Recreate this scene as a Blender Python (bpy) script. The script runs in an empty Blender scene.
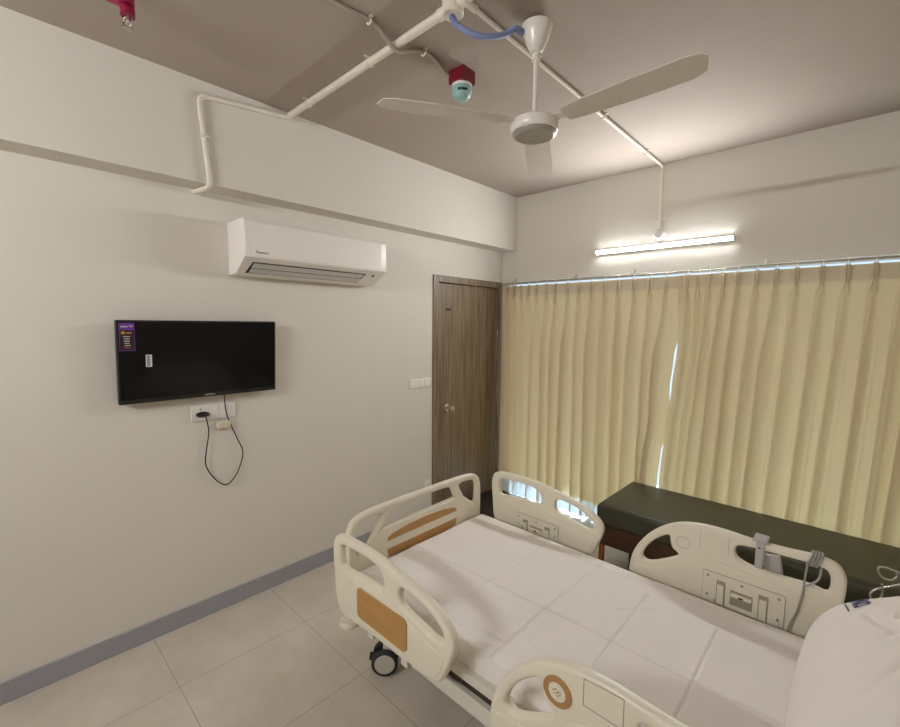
import bpy, bmesh, math, random
from mathutils import Vector, Matrix, noise
random.seed(7)
scene = bpy.context.scene
COL = scene.collection
PI = math.pi

# ------------------------------------------------------------------ helpers
def lin(c):
    c = c / 255.0
    return c / 12.92 if c <= 0.04045 else ((c + 0.055) / 1.055) ** 2.4
def rgb(r, g, b): return (lin(r), lin(g), lin(b), 1.0)

MATS = {}
def mat(name, col, rough=0.5, metal=0.0, var=0.03, scale=6.0, bump=0.0, bscale=200.0, stretch=(1, 1, 1), spec=0.5, coat=0.0):
    """procedural material: a base colour with a slight noise variation and optional fine bump"""
    m = bpy.data.materials.new(name); m.use_nodes = True
    nt = m.node_tree; N = nt.nodes; L = nt.links
    p = N['Principled BSDF']
    p.inputs['Roughness'].default_value = rough
    p.inputs['Metallic'].default_value = metal
    p.inputs['Specular IOR Level'].default_value = spec
    p.inputs['Coat Weight'].default_value = coat
    tc = N.new('ShaderNodeTexCoord'); mp = N.new('ShaderNodeMapping'); mp.inputs['Scale'].default_value = stretch
    L.new(tc.outputs['Object'], mp.inputs['Vector'])
    nz = N.new('ShaderNodeTexNoise'); nz.inputs['Scale'].default_value = scale; nz.inputs['Detail'].default_value = 4
    L.new(mp.outputs[0], nz.inputs['Vector'])
    rp = N.new('ShaderNodeValToRGB')
    rp.color_ramp.elements[0].position = 0.3; rp.color_ramp.elements[1].position = 0.7
    rp.color_ramp.elements[0].color = tuple(c * (1 - var) for c in col[:3]) + (1,)
    rp.color_ramp.elements[1].color = tuple(min(1, c * (1 + var)) for c in col[:3]) + (1,)
    L.new(nz.outputs['Fac'], rp.inputs[0]); L.new(rp.outputs[0], p.inputs['Base Color'])
    if bump:
        n2 = N.new('ShaderNodeTexNoise'); n2.inputs['Scale'].default_value = bscale; n2.inputs['Detail'].default_value = 3
        L.new(mp.outputs[0], n2.inputs['Vector'])
        b = N.new('ShaderNodeBump'); b.inputs['Strength'].default_value = bump; b.inputs['Distance'].default_value = 0.002
        L.new(n2.outputs['Fac'], b.inputs['Height']); L.new(b.outputs[0], p.inputs['Normal'])
    MATS[name] = m
    return m

def link(o, parent=None):
    COL.objects.link(o)
    if parent is not None: o.parent = parent
    return o

def obj(name, bm, m, parent=None, smooth=None, origin=None):
    """one mesh object; geometry is given in world space when it has no parent origin"""
    bmesh.ops.recalc_face_normals(bm, faces=bm.faces)
    me = bpy.data.meshes.new(name)
    off = Vector((0, 0, 0))
    if parent is not None: off = wloc(parent)
    elif origin is not None: off = Vector(origin)
    if off.length > 0: bmesh.ops.translate(bm, verts=bm.verts, vec=-off)
    bm.to_mesh(me); bm.free()
    for mm in (m if isinstance(m, (list, tuple)) else [m]): me.materials.append(mm)
    if smooth is not None:
        for p in me.polygons: p.use_smooth = True
        me.set_sharp_from_angle(angle=math.radians(smooth))
    o = bpy.data.objects.new(name, me)
    link(o, parent)
    if parent is None and origin is not None: o.location = origin
    return o

def wloc(o):
    v = Vector(o.location)
    while o.parent is not None:
        o = o.parent; v = v + Vector(o.location)
    return v

def tag(o, label=None, cat=None, group=None, kind=None):
    if label: o['label'] = label
    if cat: o['category'] = cat
    if group: o['group'] = group
    if kind: o['kind'] = kind
    return o

def thing(name, label, cat, loc, group=None):
    o = bpy.data.objects.new(name, None); o.empty_display_size = 0.05
    o.location = loc; link(o); tag(o, label, cat, group)
    return o

def struct(name, bm, m, parent=None, smooth=None):
    o = obj(name, bm, m, parent, smooth)
    if parent is None: o['kind'] = 'structure'
    return o

def bx(bm, x0, x1, y0, y1, z0, z1, bev=0.0, seg=2):
    t = bmesh.new()
    bmesh.ops.create_cube(t, size=1.0)
    for v in t.verts:
        v.co = Vector((x0 + (v.co.x + .5) * (x1 - x0), y0 + (v.co.y + .5) * (y1 - y0), z0 + (v.co.z + .5) * (z1 - z0)))
    if bev > 0: bmesh.ops.bevel(t, geom=list(t.edges), offset=bev, segments=seg, profile=0.5, affect='EDGES')
    add(bm, t); return bm

def add(bm, t, M=None):
    if M is not None: bmesh.ops.transform(t, matrix=M, verts=t.verts)
    mp = {}
    for v in t.verts: mp[v] = bm.verts.new(v.co)
    for f in t.faces:
        try:
            nf = bm.faces.new([mp[v] for v in f.verts]); nf.material_index = f.material_index; nf.smooth = f.smooth
        except ValueError: pass
    t.free()

def catmull(pts, n=8, closed=False):
    P = [Vector(p) for p in pts]; out = []; m = len(P)
    for i in range(m if closed else m - 1):
        if closed: a, b, c, d = P[(i - 1) % m], P[i], P[(i + 1) % m], P[(i + 2) % m]
        else: a, b, c, d = P[max(i - 1, 0)], P[i], P[i + 1], P[min(i + 2, m - 1)]
        for k in range(n):
            t = k / n
            out.append(0.5 * ((2 * b) + (c - a) * t + (2 * a - 5 * b + 4 * c - d) * t * t + (3 * b - a - 3 * c + d) * t ** 3))
    if not closed: out.append(P[-1])
    return out

def tube(bm, pts, r, seg=10, caps=True, closed=False):
    P = [Vector(p) for p in pts]; n = len(P)
    T = []
    for i in range(n):
        if closed: t = P[(i + 1) % n] - P[(i - 1) % n]
        else: t = P[min(i + 1, n - 1)] - P[max(i - 1, 0)]
        T.append(t.normalized())
    ref = Vector((0, 0, 1)) if abs(T[0].z) < 0.9 else Vector((1, 0, 0))
    u = T[0].cross(ref).normalized(); rings = []
    for i in range(n):
        u = (u - T[i] * u.dot(T[i])).normalized(); w = T[i].cross(u)
        rr = r[i] if isinstance(r, (list, tuple)) else r
        rings.append([bm.verts.new(P[i] + (u * math.cos(2 * PI * k / seg) + w * math.sin(2 * PI * k / seg)) * rr) for k in range(seg)])
    for i in range(n if closed else n - 1):
        a, b = rings[i], rings[(i + 1) % n]
        for k in range(seg): bm.faces.new([a[k], a[(k + 1) % seg], b[(k + 1) % seg], b[k]])
    if caps and not closed:
        bm.faces.new(rings[0][::-1]); bm.faces.new(rings[-1])
    return bm

def lathe(bm, prof, M=None, seg=32):
    """profile of (radius, height) revolved about Z"""
    t = bmesh.new(); rings = []
    for r, z in prof:
        if r < 1e-6: rings.append([t.verts.new((0, 0, z))])
        else: rings.append([t.verts.new((r * math.cos(2 * PI * k / seg), r * math.sin(2 * PI * k / seg), z)) for k in range(seg)])
    for a, b in zip(rings[:-1], rings[1:]):
        for k in range(seg):
            k2 = (k + 1) % seg
            if len(a) == 1 and len(b) == 1: continue
            if len(a) == 1: t.faces.new([a[0], b[k], b[k2]])
            elif len(b) == 1: t.faces.new([a[k], a[k2], b[0]])
            else: t.faces.new([a[k], a[k2], b[k2], b[k]])
    if len(rings[0]) > 1: t.faces.new(rings[0][::-1])
    if len(rings[-1]) > 1: t.faces.new(rings[-1])
    add(bm, t, M); return bm

def prism(bm, poly, M, d0, d1):
    """polygon in local XY extruded along local Z from d0 to d1"""
    t = bmesh.new()
    a = [t.verts.new((p[0], p[1], d0)) for p in poly]; b = [t.verts.new((p[0], p[1], d1)) for p in poly]
    t.faces.new(a[::-1]); t.faces.new(b); n = len(poly)
    for i in range(n): t.faces.new([a[i], a[(i + 1) % n], b[(i + 1) % n], b[i]])
    add(bm, t, M); return bm

def eval_mesh(ob):
    dg = bpy.context.evaluated_depsgraph_get(); dg.update()
    me = bpy.data.meshes.new_from_object(ob.evaluated_get(dg))
    return me

def plate(outline, holes, M, half, bevel, n=6, sm=True):
    """moulded panel: a closed outline with rounded openings, total thickness 2*half, rounded edges (bmesh)"""
    cu = bpy.data.curves.new('plate', 'CURVE'); cu.dimensions = '2D'; cu.fill_mode = 'BOTH'
    cu.extrude = max(half - bevel, 0.0005); cu.bevel_depth = bevel; cu.bevel_resolution = 4; cu.offset = -bevel
    for poly in [outline] + list(holes):
        pts = catmull([(p[0], p[1], 0) for p in poly], n, True) if sm else [Vector((p[0], p[1], 0)) for p in poly]
        s = cu.splines.new('POLY'); s.points.add(len(pts) - 1)
        for q, p in zip(s.points, pts): q.co = (p.x, p.y, 0, 1)
        s.use_cyclic_u = True
    o = bpy.data.objects.new('plate', cu); COL.objects.link(o)
    me = eval_mesh(o)
    bpy.data.objects.remove(o); bpy.data.curves.remove(cu)
    bm = bmesh.new(); bm.from_mesh(me); bpy.data.meshes.remove(me)
    bmesh.ops.remove_doubles(bm, verts=bm.verts, dist=1e-5)
    bmesh.ops.transform(bm, matrix=M, verts=bm.verts)
    return bm

def text_bm(body, size, M, depth=0.0004, align='CENTER', bold=0.0):
    cu = bpy.data.curves.new('txt', 'FONT'); cu.body = body; cu.size = size; cu.extrude = depth
    cu.align_x = align; cu.align_y = 'CENTER'; cu.offset = bold
    o = bpy.data.objects.new('txt', cu); COL.objects.link(o)
    me = eval_mesh(o); bpy.data.objects.remove(o); bpy.data.curves.remove(cu)
    bm = bmesh.new(); bm.from_mesh(me); bpy.data.meshes.remove(me)
    bmesh.ops.transform(bm, matrix=M, verts=bm.verts)
    return bm

def frame_M(o, xa, ya):
    xa = Vector(xa).normalized(); ya = Vector(ya); ya = (ya - xa * ya.dot(xa)).normalized(); za = xa.cross(ya)
    return Matrix(((xa.x, ya.x, za.x, o[0]), (xa.y, ya.y, za.y, o[1]), (xa.z, ya.z, za.z, o[2]), (0, 0, 0, 1)))
def WX(x, y=0, z=0): return frame_M((x, y, z), (0, 1, 0), (0, 0, 1))      # drawing plane on the left wall, normal +X
def WY(y, x=0, z=0): return frame_M((x, y, z), (1, 0, 0), (0, 0, 1))      # drawing plane (x,z), normal -Y
def rrect(x0, x1, y0, y1, r, n=5):
    out = []
    for cx, cy, a in ((x1 - r, y1 - r, 0), (x0 + r, y1 - r, 90), (x0 + r, y0 + r, 180), (x1 - r, y0 + r, 270)):
        for k in range(n + 1):
            t = math.radians(a + 90 * k / n); out.append((cx + r * math.cos(t), cy + r * math.sin(t)))
    return out
def grid(bm, nu, nv, fn):
    V = [[bm.verts.new(fn(i / (nu - 1), j / (nv - 1))) for j in range(nv)] for i in range(nu)]
    for i in range(nu - 1):
        for j in range(nv - 1): bm.faces.new([V[i][j], V[i + 1][j], V[i + 1][j + 1], V[i][j + 1]])
    return V

# ------------------------------------------------------------------ materials
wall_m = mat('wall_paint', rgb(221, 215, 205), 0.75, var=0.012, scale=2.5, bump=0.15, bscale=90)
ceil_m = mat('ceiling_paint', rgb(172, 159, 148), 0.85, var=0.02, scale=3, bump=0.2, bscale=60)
skirt_m = mat('skirting_grey', rgb(158, 158, 165), 0.35, var=0.03)
white_pl = mat('white_plastic', rgb(236, 232, 226), 0.35, var=0.01)
ac_m = mat('air_conditioner_white', rgb(238, 232, 226), 0.35, var=0.008)
ac_dark = mat('dark_slot', rgb(22, 22, 22), 0.5)
ac_grey = mat('louvre_grey', rgb(205, 202, 198), 0.4)
pvc = mat('pvc_white', rgb(228, 220, 206), 0.45, var=0.02)
pvc_grey = mat('conduit_grey', rgb(176, 164, 152), 0.5, var=0.05)
cream = mat('bed_cream_plastic', rgb(226, 219, 200), 0.38, var=0.012, scale=4)
cream_dk = mat('bed_groove', rgb(156, 148, 130), 0.6)
steel_wh = mat('bed_frame_paint', rgb(214, 210, 198), 0.35, var=0.02)
wood_in = mat('honey_wood', rgb(180, 136, 78), 0.45, var=0.10, scale=10, stretch=(1, 8, 8))
sheet_m = mat('white_cotton', rgb(232, 225, 220), 0.9, var=0.012, scale=5, bump=0.25, bscale=350, spec=0.2)
pillow_m = mat('white_pillow_cotton', rgb(232, 224, 219), 0.9, var=0.012, scale=5, bump=0.25, bscale=350, spec=0.2)
navy = mat('navy_print', rgb(38, 44, 105), 0.8)
vinyl = mat('olive_vinyl', rgb(66, 66, 49), 0.42, var=0.04, bump=0.12, bscale=300)
dkwood = mat('dark_walnut', rgb(84, 52, 32), 0.5, var=0.15, scale=6, stretch=(1, 12, 12))
legwood = mat('orange_wood', rgb(176, 104, 50), 0.5, var=0.1)
black_gl = mat('black_gloss', rgb(5, 4, 5), 0.10, var=0.0, spec=0.3)
black_pl = mat('black_plastic', rgb(20, 19, 20), 0.4)
cable_m = mat('black_cable', rgb(18, 16, 15), 0.55)
purple = mat('purple_print', rgb(104, 48, 140), 0.5)
darkst = mat('sticker_black', rgb(26, 20, 22), 0.5)
amber = mat('amber_print', rgb(196, 140, 50), 0.5)
redp = mat('red_print', rgb(150, 40, 50), 0.5)
offwh = mat('offwhite_print', rgb(220, 215, 215), 0.5)
chrome = mat('chrome', rgb(205, 203, 198), 0.18, metal=1.0, var=0.02)
steel = mat('stainless', rgb(190, 186, 178), 0.25, metal=1.0, var=0.02)
red_m = mat('red_enamel', rgb(118, 20, 40), 0.35, var=0.05)
mag_m = mat('red_pipe_enamel', rgb(138, 16, 62), 0.3, var=0.05)
teal = mat('teal_plastic', rgb(150, 190, 186), 0.3, var=0.02)
fan_w = mat('fan_white_enamel', rgb(232, 226, 218), 0.25, var=0.01)
fan_g = mat('fan_grey_cap', rgb(170, 164, 158), 0.32, metal=0.3, var=0.02)
fan_b = mat('fan_blade_enamel', rgb(218, 208, 198), 0.6, var=0.02)
blue_h = mat('blue_corrugated', rgb(138, 150, 194), 0.5, var=0.04)
grey_pl = mat('grey_plastic', rgb(176, 172, 172), 0.45, var=0.02)
grey_dk = mat('grey_dark_plastic', rgb(150, 146, 140), 0.5)
hub_m = mat('castor_hub', rgb(196, 190, 178), 0.4)
tyre = mat('rubber_black', rgb(34, 34, 36), 0.6)
dark_gap = mat('deck_dark', rgb(58, 48, 42), 0.6)
alu = mat('aluminium', rgb(190, 190, 190), 0.35, metal=0.8)
floor_dark = mat('dark_floor_brown', rgb(52, 43, 36), 0.7, var=0.12, scale=40, bump=0.3, bscale=400)
yellowed = mat('yellowed_plastic', rgb(218, 206, 180), 0.5)
pinkl = mat('pink_label', rgb(190, 120, 120), 0.6)
blue_k = mat('blue_plastic', rgb(52, 70, 170), 0.4)
tan_m = mat('tan_ring', rgb(172, 130, 80), 0.45)
sky_al = mat('rail_anodised', rgb(170, 164, 152), 0.35, metal=0.5)

def door_wood():
    m = bpy.data.materials.new('door_laminate'); m.use_nodes = True
    nt = m.node_tree; N = nt.nodes; L = nt.links; p = N['Principled BSDF']; p.inputs['Roughness'].default_value = 0.42
    tc = N.new('ShaderNodeTexCoord'); mp = N.new('ShaderNodeMapping'); mp.inputs['Scale'].default_value = (30, 30, 1.2)
    L.new(tc.outputs['Object'], mp.inputs[0])
    n1 = N.new('ShaderNodeTexNoise'); n1.inputs['Scale'].default_value = 2.2; n1.inputs['Detail'].default_value = 6; n1.inputs['Distortion'].default_value = 0.3
    L.new(mp.outputs[0], n1.inputs['Vector'])
    rp = N.new('ShaderNodeValToRGB'); e = rp.color_ramp.elements
    e[0].position = 0.33; e[0].color = rgb(108, 90, 70); e[1].position = 0.68; e[1].color = rgb(150, 130, 106)
    L.new(n1.outputs['Fac'], rp.inputs[0]); L.new(rp.outputs[0], p.inputs['Base Color'])
    return m
door_m = door_wood()

def floor_tile():
    m = bpy.data.materials.new('polished_tile'); m.use_nodes = True
    nt = m.node_tree; N = nt.nodes; L = nt.links; p = N['Principled BSDF']
    tc = N.new('ShaderNodeTexCoord'); sep = N.new('ShaderNodeSeparateXYZ'); L.new(tc.outputs['Object'], sep.inputs[0])
    def line(sock, off, per):
        a = N.new('ShaderNodeMath'); a.operation = 'SUBTRACT'; L.new(sock, a.inputs[0]); a.inputs[1].default_value = off
        b = N.new('ShaderNodeMath'); b.operation = 'PINGPONG'; L.new(a.outputs[0], b.inputs[0]); b.inputs[1].default_value = per / 2
        c = N.new('ShaderNodeMath'); c.operation = 'LESS_THAN'; L.new(b.outputs[0], c.inputs[0]); c.inputs[1].default_value = 0.0016
        return c.outputs[0]
    lx = line(sep.outputs[0], 0.45, 0.53); ly = line(sep.outputs[1], 0.515, 0.615)
    mx = N.new('ShaderNodeMath'); mx.operation = 'MAXIMUM'; L.new(lx, mx.inputs[0]); L.new(ly, mx.inputs[1])
    nz = N.new('ShaderNodeTexNoise'); nz.inputs['Scale'].default_value = 3.0; nz.inputs['Detail'].default_value = 7; nz.inputs['Roughness'].default_value = 0.65
    L.new(tc.outputs['Object'], nz.inputs['Vector'])
    rp = N.new('ShaderNodeValToRGB'); e = rp.color_ramp.elements
    e[0].position = 0.3; e[0].color = rgb(192, 181, 167); e[1].position = 0.7; e[1].color = rgb(212, 202, 189)
    L.new(nz.outputs['Fac'], rp.inputs[0])
    mix = N.new('ShaderNodeMix'); mix.data_type = 'RGBA'; L.new(mx.outputs[0], mix.inputs[0])
    L.new(rp.outputs[0], mix.inputs[6]); mix.inputs[7].default_value = rgb(158, 146, 131)
    L.new(mix.outputs[2], p.inputs['Base Color']); p.inputs['Roughness'].default_value = 0.32
    return m
floor_m = floor_tile()

def curtain_mat(name, c0, c1, tcol, thin):
    m = bpy.data.materials.new(name); m.use_nodes = True
    nt = m.node_tree; N = nt.nodes; L = nt.links; N.remove(N['Principled BSDF']); out = N['Material Output']
    tc = N.new('ShaderNodeTexCoord'); mp = N.new('ShaderNodeMapping'); mp.inputs['Scale'].default_value = (260, 260, 900)
    L.new(tc.outputs['Object'], mp.inputs[0])
    nz = N.new('ShaderNodeTexNoise'); nz.inputs['Scale'].default_value = 1.0; L.new(mp.outputs[0], nz.inputs['Vector'])
    rp = N.new('ShaderNodeValToRGB'); e = rp.color_ramp.elements
    e[0].position = 0.3; e[0].color = c0; e[1].position = 0.7; e[1].color = c1
    L.new(nz.outputs['Fac'], rp.inputs[0])
    d = N.new('ShaderNodeBsdfDiffuse'); L.new(rp.outputs[0], d.inputs['Color'])
    t = N.new('ShaderNodeBsdfTranslucent'); t.inputs['Color'].default_value = tcol
    mx = N.new('ShaderNodeMixShader'); mx.inputs[0].default_value = thin
    L.new(d.outputs[0], mx.inputs[1]); L.new(t.outputs[0], mx.inputs[2]); L.new(mx.outputs[0], out.inputs[0])
    return m
curt_top = curtain_mat('beige_curtain_heading', rgb(206, 190, 164), rgb(218, 202, 176), (0.7, 0.56, 0.32, 1), 0.10)
curt_hem = curtain_mat('daylit_hem', rgb(210, 200, 178), rgb(220, 210, 190), (0.72, 0.80, 0.88, 1), 0.32)  # bluish daylight glow put into the hem's paler, thinner cloth
curt_m = curtain_mat('beige_curtain', rgb(208, 191, 162), rgb(222, 205, 176), (0.92, 0.70, 0.36, 1), 0.22)

def glass_mat():
    m = bpy.data.materials.new('window_glass'); m.use_nodes = True
    nt = m.node_tree; N = nt.nodes; L = nt.links; N.remove(N['Principled BSDF']); out = N['Material Output']
    tr = N.new('ShaderNodeBsdfTransparent'); tr.inputs[0].default_value = (0.93, 0.97, 0.97, 1)
    gl = N.new('ShaderNodeBsdfGlossy'); gl.inputs['Roughness'].default_value = 0.02
    mx = N.new('ShaderNodeMixShader'); mx.inputs[0].default_value = 0.06
    L.new(tr.outputs[0], mx.inputs[1]); L.new(gl.outputs[0], mx.inputs[2]); L.new(mx.outputs[0], out.inputs[0])
    return m
glass_m = glass_mat()
def clear_mat():
    m = bpy.data.materials.new('clear_bulb_glass'); m.use_nodes = True
    p = m.node_tree.nodes['Principled BSDF']; p.inputs['Transmission Weight'].default_value = 0.85; p.inputs['Roughness'].default_value = 0.08
    p.inputs['Base Color'].default_value = (0.95, 0.9, 0.9, 1); return m
clear_m = clear_mat()
def emit_mat(name, s, col=(0.96, 0.985, 1.0, 1)):
    m = bpy.data.materials.new(name); m.use_nodes = True
    p = m.node_tree.nodes['Principled BSDF']; p.inputs['Base Color'].default_value = (0.9, 0.9, 0.9, 1)
    p.inputs['Emission Color'].default_value = col; p.inputs['Emission Strength'].default_value = s; return m
TUBE = 262.0
tube_m = emit_mat('lit_tube', TUBE)
tube_f = emit_mat('lit_tube_front', TUBE * 1.35)

# ------------------------------------------------------------------ the room
H = 2.825; D = 3.478; XR = 3.95; YF = -1.75
BZ, BX = 2.338, 0.16                                        # beam underside and face
struct('floor', bx(bmesh.new(), -0.14, XR + .12, YF - .12, D + .12, -0.1, 0), floor_m)
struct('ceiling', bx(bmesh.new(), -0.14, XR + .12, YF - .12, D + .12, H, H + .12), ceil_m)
DY0, DY1, DZ = 2.543, 3.474, 2.054                         # door opening
b = bmesh.new(); bx(b, -.14, 0, YF - .12, DY0, 0, H); bx(b, -.14, 0, DY0, D + .12, DZ, H)
struct('wall_left', b, wall_m)
WX0, WX1, WZ1 = 0.10, 3.55, 2.055                           # window opening
b = bmesh.new(); bx(b, 0, WX0, D, D + .12, 0, H); bx(b, WX1, XR, D, D + .12, 0, H); bx(b, WX0, WX1, D, D + .12, WZ1, H)
struct('wall_back', b, wall_m)
struct('wall_right', bx(bmesh.new(), XR, XR + .12, YF - .12, D + .12, 0, H), wall_m)
struct('wall_front', bx(bmesh.new(), 0, XR, YF - .12, YF, 0, H), wall_m)
struct('trim_1', bx(bmesh.new(), 0, BX, YF, D, BZ, H), wall_m)   # ceiling beam along the left wall
b = bmesh.new(); bx(b, 0, .012, YF, DY0, 0, .093, .002); bx(b, 0, .0145, YF, DY0, .093, .0965)
struct('baseboard_left', b, skirt_m)
b = bmesh.new(); bx(b, .0, WX0, D - .012, D, 0, .093, .002)
struct('baseboard_back', b, skirt_m)

# door in the left wall, by the corner
b = bmesh.new()
bx(b, -.10, .012, DY0, DY0 + .062, 0, DZ, .003); bx(b, -.10, .012, DY1 - .03, DY1, 0, DZ, .003); bx(b, -.10, .012, DY0 + .062, DY1 - .03, DZ - .055, DZ, .003)
frame = struct('door_1', b, door_m)
b = bmesh.new(); bx(b, -.062, -.024, DY0 + .064, DY1 - .032, .006, DZ - .057, .002)
leaf = obj('door_leaf', b, door_m, frame)
b = bmesh.new()
KM = frame_M((-.024, 2.745, .925), (0, 1, 0), (0, 0, 1))
lathe(b, [(0.033, 0), (0.033, .006), (.028, .010), (.013, .012), (.012, .035), (.020, .042), (.029, .052), (.030, .062), (.024, .072), (0, .075)], KM, 28)
o = obj('door_knob', b, chrome, leaf, 40); tag(o, 'chrome round door knob')
b = bmesh.new(); bx(b, -.024, -.0215, 2.725, 2.785, 1.768, 1.786); o = obj('door_sign', b, darkst, leaf); tag(o, 'small dark plate on the door')
b = bmesh.new()
for z in (1.55, 1.02, .45): tube(b, [(-.020, DY1 - .028, z - .05), (-.020, DY1 - .028, z + .05)], .008, 10)
o = obj('hinge', b, steel, frame, 40); tag(o, 'steel door hinges')
# thin dark brown strip laid over the floor between door and curtain
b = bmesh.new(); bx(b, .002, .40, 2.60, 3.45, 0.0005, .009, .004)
tag(obj('dark_floor_strip', b, floor_dark), 'dark brown strip on the floor at the foot of the closed door', 'floor mat')

struct('trim_4', bx(bmesh.new(), -.14, 0, DY0, DY1, 0, .004), floor_dark)
# window behind the curtain
b = bmesh.new(); fy0, fy1 = D + .05, D + .10
bx(b, WX0, WX1, fy0, fy1, 0, .045); bx(b, WX0, WX1, fy0, fy1, WZ1 - .02, WZ1)
for x in (WX0, 0.96, 1.82, 2.68, WX1 - .05): bx(b, x, x + .045, fy0, fy1, .045, 1.985)
bx(b, WX0, WX1, fy0, fy1, 1.972, 1.985)
win = struct('window_1', b, alu)
xs = [WX0 + .045, .96, 1.005, 1.82, 1.865, 2.68, 2.725, WX1 - .05]
for i in range(4):
    b = bmesh.new(); bx(b, xs[2 * i], xs[2 * i + 1], fy0 + .022, fy0 + .028, .045, 1.972); obj('window_pane', b, glass_m, win)
b = bmesh.new(); bx(b, WX0, WX1, fy0 + .022, fy0 + .028, 1.985, WZ1 - .02); obj('window_pane', b, glass_m, win)
# unseen slabs outside; upper one added so sun reaches only the curtain hem
struct('added_overhang', bx(bmesh.new(), -.6, 4.6, D + .12, D + .985, 2.22, 2.36), ceil_m)
struct('trim_3', bx(bmesh.new(), -.6, 4.6, D + .12, D + 1.30, -.12, -.02), white_pl)

# ------------------------------------------------------------------ curtains
CY = 3.425
def panel(name, xl, xr, pleats, label, seed, CY=3.425, lean=0.0):
    """curtain panel hung from pinch pleats: each pinch opens into a rounded fold lower down"""
    rnd = random.Random(seed)
    zt, zb = 2.008, 0.035
    P = [dict(x=p, amp=rnd.uniform(.036, .060), dr=rnd.uniform(-.018, .018), sg=rnd.uniform(.021, .033), ph=rnd.uniform(0, 6), lap=rnd.choice((.010, .020, .028, .034))) for p in pleats]
    bm = bmesh.new()
    x0t, x1t = xl(zt), xr(zt)
    def fn(u, v):
        z = zb + (zt - .24 - zb) * v / .55 if v < .55 else zt - .24 * (1 - v) / .45
        k = (zt - z) / (zt - zb)
        xt = x0t + (x1t - x0t) * u                           # position along the heading
        wl = max(0.0, 1 - (xt - x0t) / .30); wr = max(0.0, 1 - (x1t - xt) / .30)
        wl = wl * wl * (3 - 2 * wl); wr = wr * wr * (3 - 2 * wr)
        x = xt + (xl(z) - x0t) * wl + (xr(z) - x1t) * wr + lean * k * (1 - wl) * (1 - wr)
        f = min(1.0, max(0.0, (zt - z - .095) / .50)); f = f * f * (3 - 2 * f)
        y = CY
        for q in P:
            d = xt - q['x'] - q['dr'] * f * k
            if abs(d) > .16: continue
            tie = math.exp(-((zt - z - .094) / .011) ** 2)
            g = min(1.0, max(0.0, (zt - z - .094) / .075)); g = g * g * (3 - 2 * g)
            s0 = .0085 + .0085 * g
            sg = s0 + ((q['sg'] * 1.5 if d > 0 else q['sg'] * .36) - s0) * f
            r = math.exp(-(d / sg) ** 2)
            y -= (.012 + .022 * g + (q['amp'] - .012 - .022 * g) * f) * r
            x -= f * q['lap'] * r                             # the fold leans over and laps its neighbour
            if f < 1:                                         # the two side pinches of a pleat
                for sd in (-1, 1): y -= (1 - g) * .003 * math.exp(-((d - sd * .0190) / .0060) ** 2)
            if f > 0: y -= f * .006 * math.exp(-((d - .05 * math.sin(q['ph'])) / .007) ** 2) * (.6 + .4 * math.sin(z * 1.2 + q['ph']))
        y += .004 * noise.noise((xt * 3.2, z * .35, seed)) * f
        return (x, y, z)
    nu = int((x1t - x0t) / .0026); nv = 120
    V = grid(bm, nu, nv, fn)
    for fc in bm.faces:
        zc = fc.calc_center_median().z
        if zc > zt - .088: fc.material_index = 1
        elif zc < .165: fc.material_index = 2
    o = obj(name, bm, [curt_m, curt_top, curt_hem], None, 180, origin=((x0t + x1t) / 2, CY, 0))
    tag(o, label, 'curtain', 'beige pleated curtains')
    for q in P:                                               # the pinched pleats of the heading
        b = bmesh.new(); xq = q['x']
        for sd in (-1, 1):
            pts = catmull([(xq + sd * .0060, CY - .013, zt + .005), (xq + sd * .0085, CY - .024, zt - .012), (xq + sd * .0085, CY - .026, zt - .060), (xq + sd * .0035, CY - .022, zt - .094), (xq + sd * .0085, CY - .030, zt - .112), (xq + sd * .0120, CY - .031, zt - .135), (xq + sd * .0140, CY - .022, zt - .165)], 5)
            n_ = len(pts); tube(b, pts, [.0040 if i < n_ * .6 else .0040 - .0022 * (i / n_ - .6) / .4 for i in range(n_)], 8)
        obj('pinch_pleat', b, curt_top, o, 60)
    return o
def interp(tab):
    tab = sorted(tab)
    def f(z):
        if z <= tab[0][0]: return tab[0][1]
        for (a, p), (c, q) in zip(tab[:-1], tab[1:]):
            if z <= c: t = (z - a) / (c - a); t = t * t * (3 - 2 * t); return p + (q - p) * t
        return tab[-1][1]
    return f
plL = [.10, .185, .265, .345, .43, .53, .62, .735, .84, .95, 1.06, 1.17, 1.29, 1.41, 1.525]
rdL = interp([(0.03, 1.50), (.5, 1.524), (.70, 1.538), (.85, 1.570), (1.02, 1.588), (1.20, 1.578), (1.42, 1.594), (1.60, 1.620), (2.0, 1.64)])
panel('curtain', interp([(0, .055), (2.0, .035)]), rdL, plL, 'left beige pinch-pleated curtain, hanging between the door and the gap', 3, 3.437)
plR = [1.665, 1.735, 1.80, 1.885, 1.965, 2.07, 2.17, 2.27, 2.39, 2.50, 2.615, 2.73, 2.84, 2.95, 3.06, 3.18, 3.30, 3.42]
ldR = interp([(0.03, 1.515), (.5, 1.545), (.9, 1.566), (1.2, 1.597), (1.5, 1.619), (2.0, 1.605)])
panel('curtain', ldR, interp([(0, 3.5), (2.0, 3.5)]), plR, 'right beige pinch-pleated curtain, hanging behind the green bench', 11, 3.417, -.085)
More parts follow.
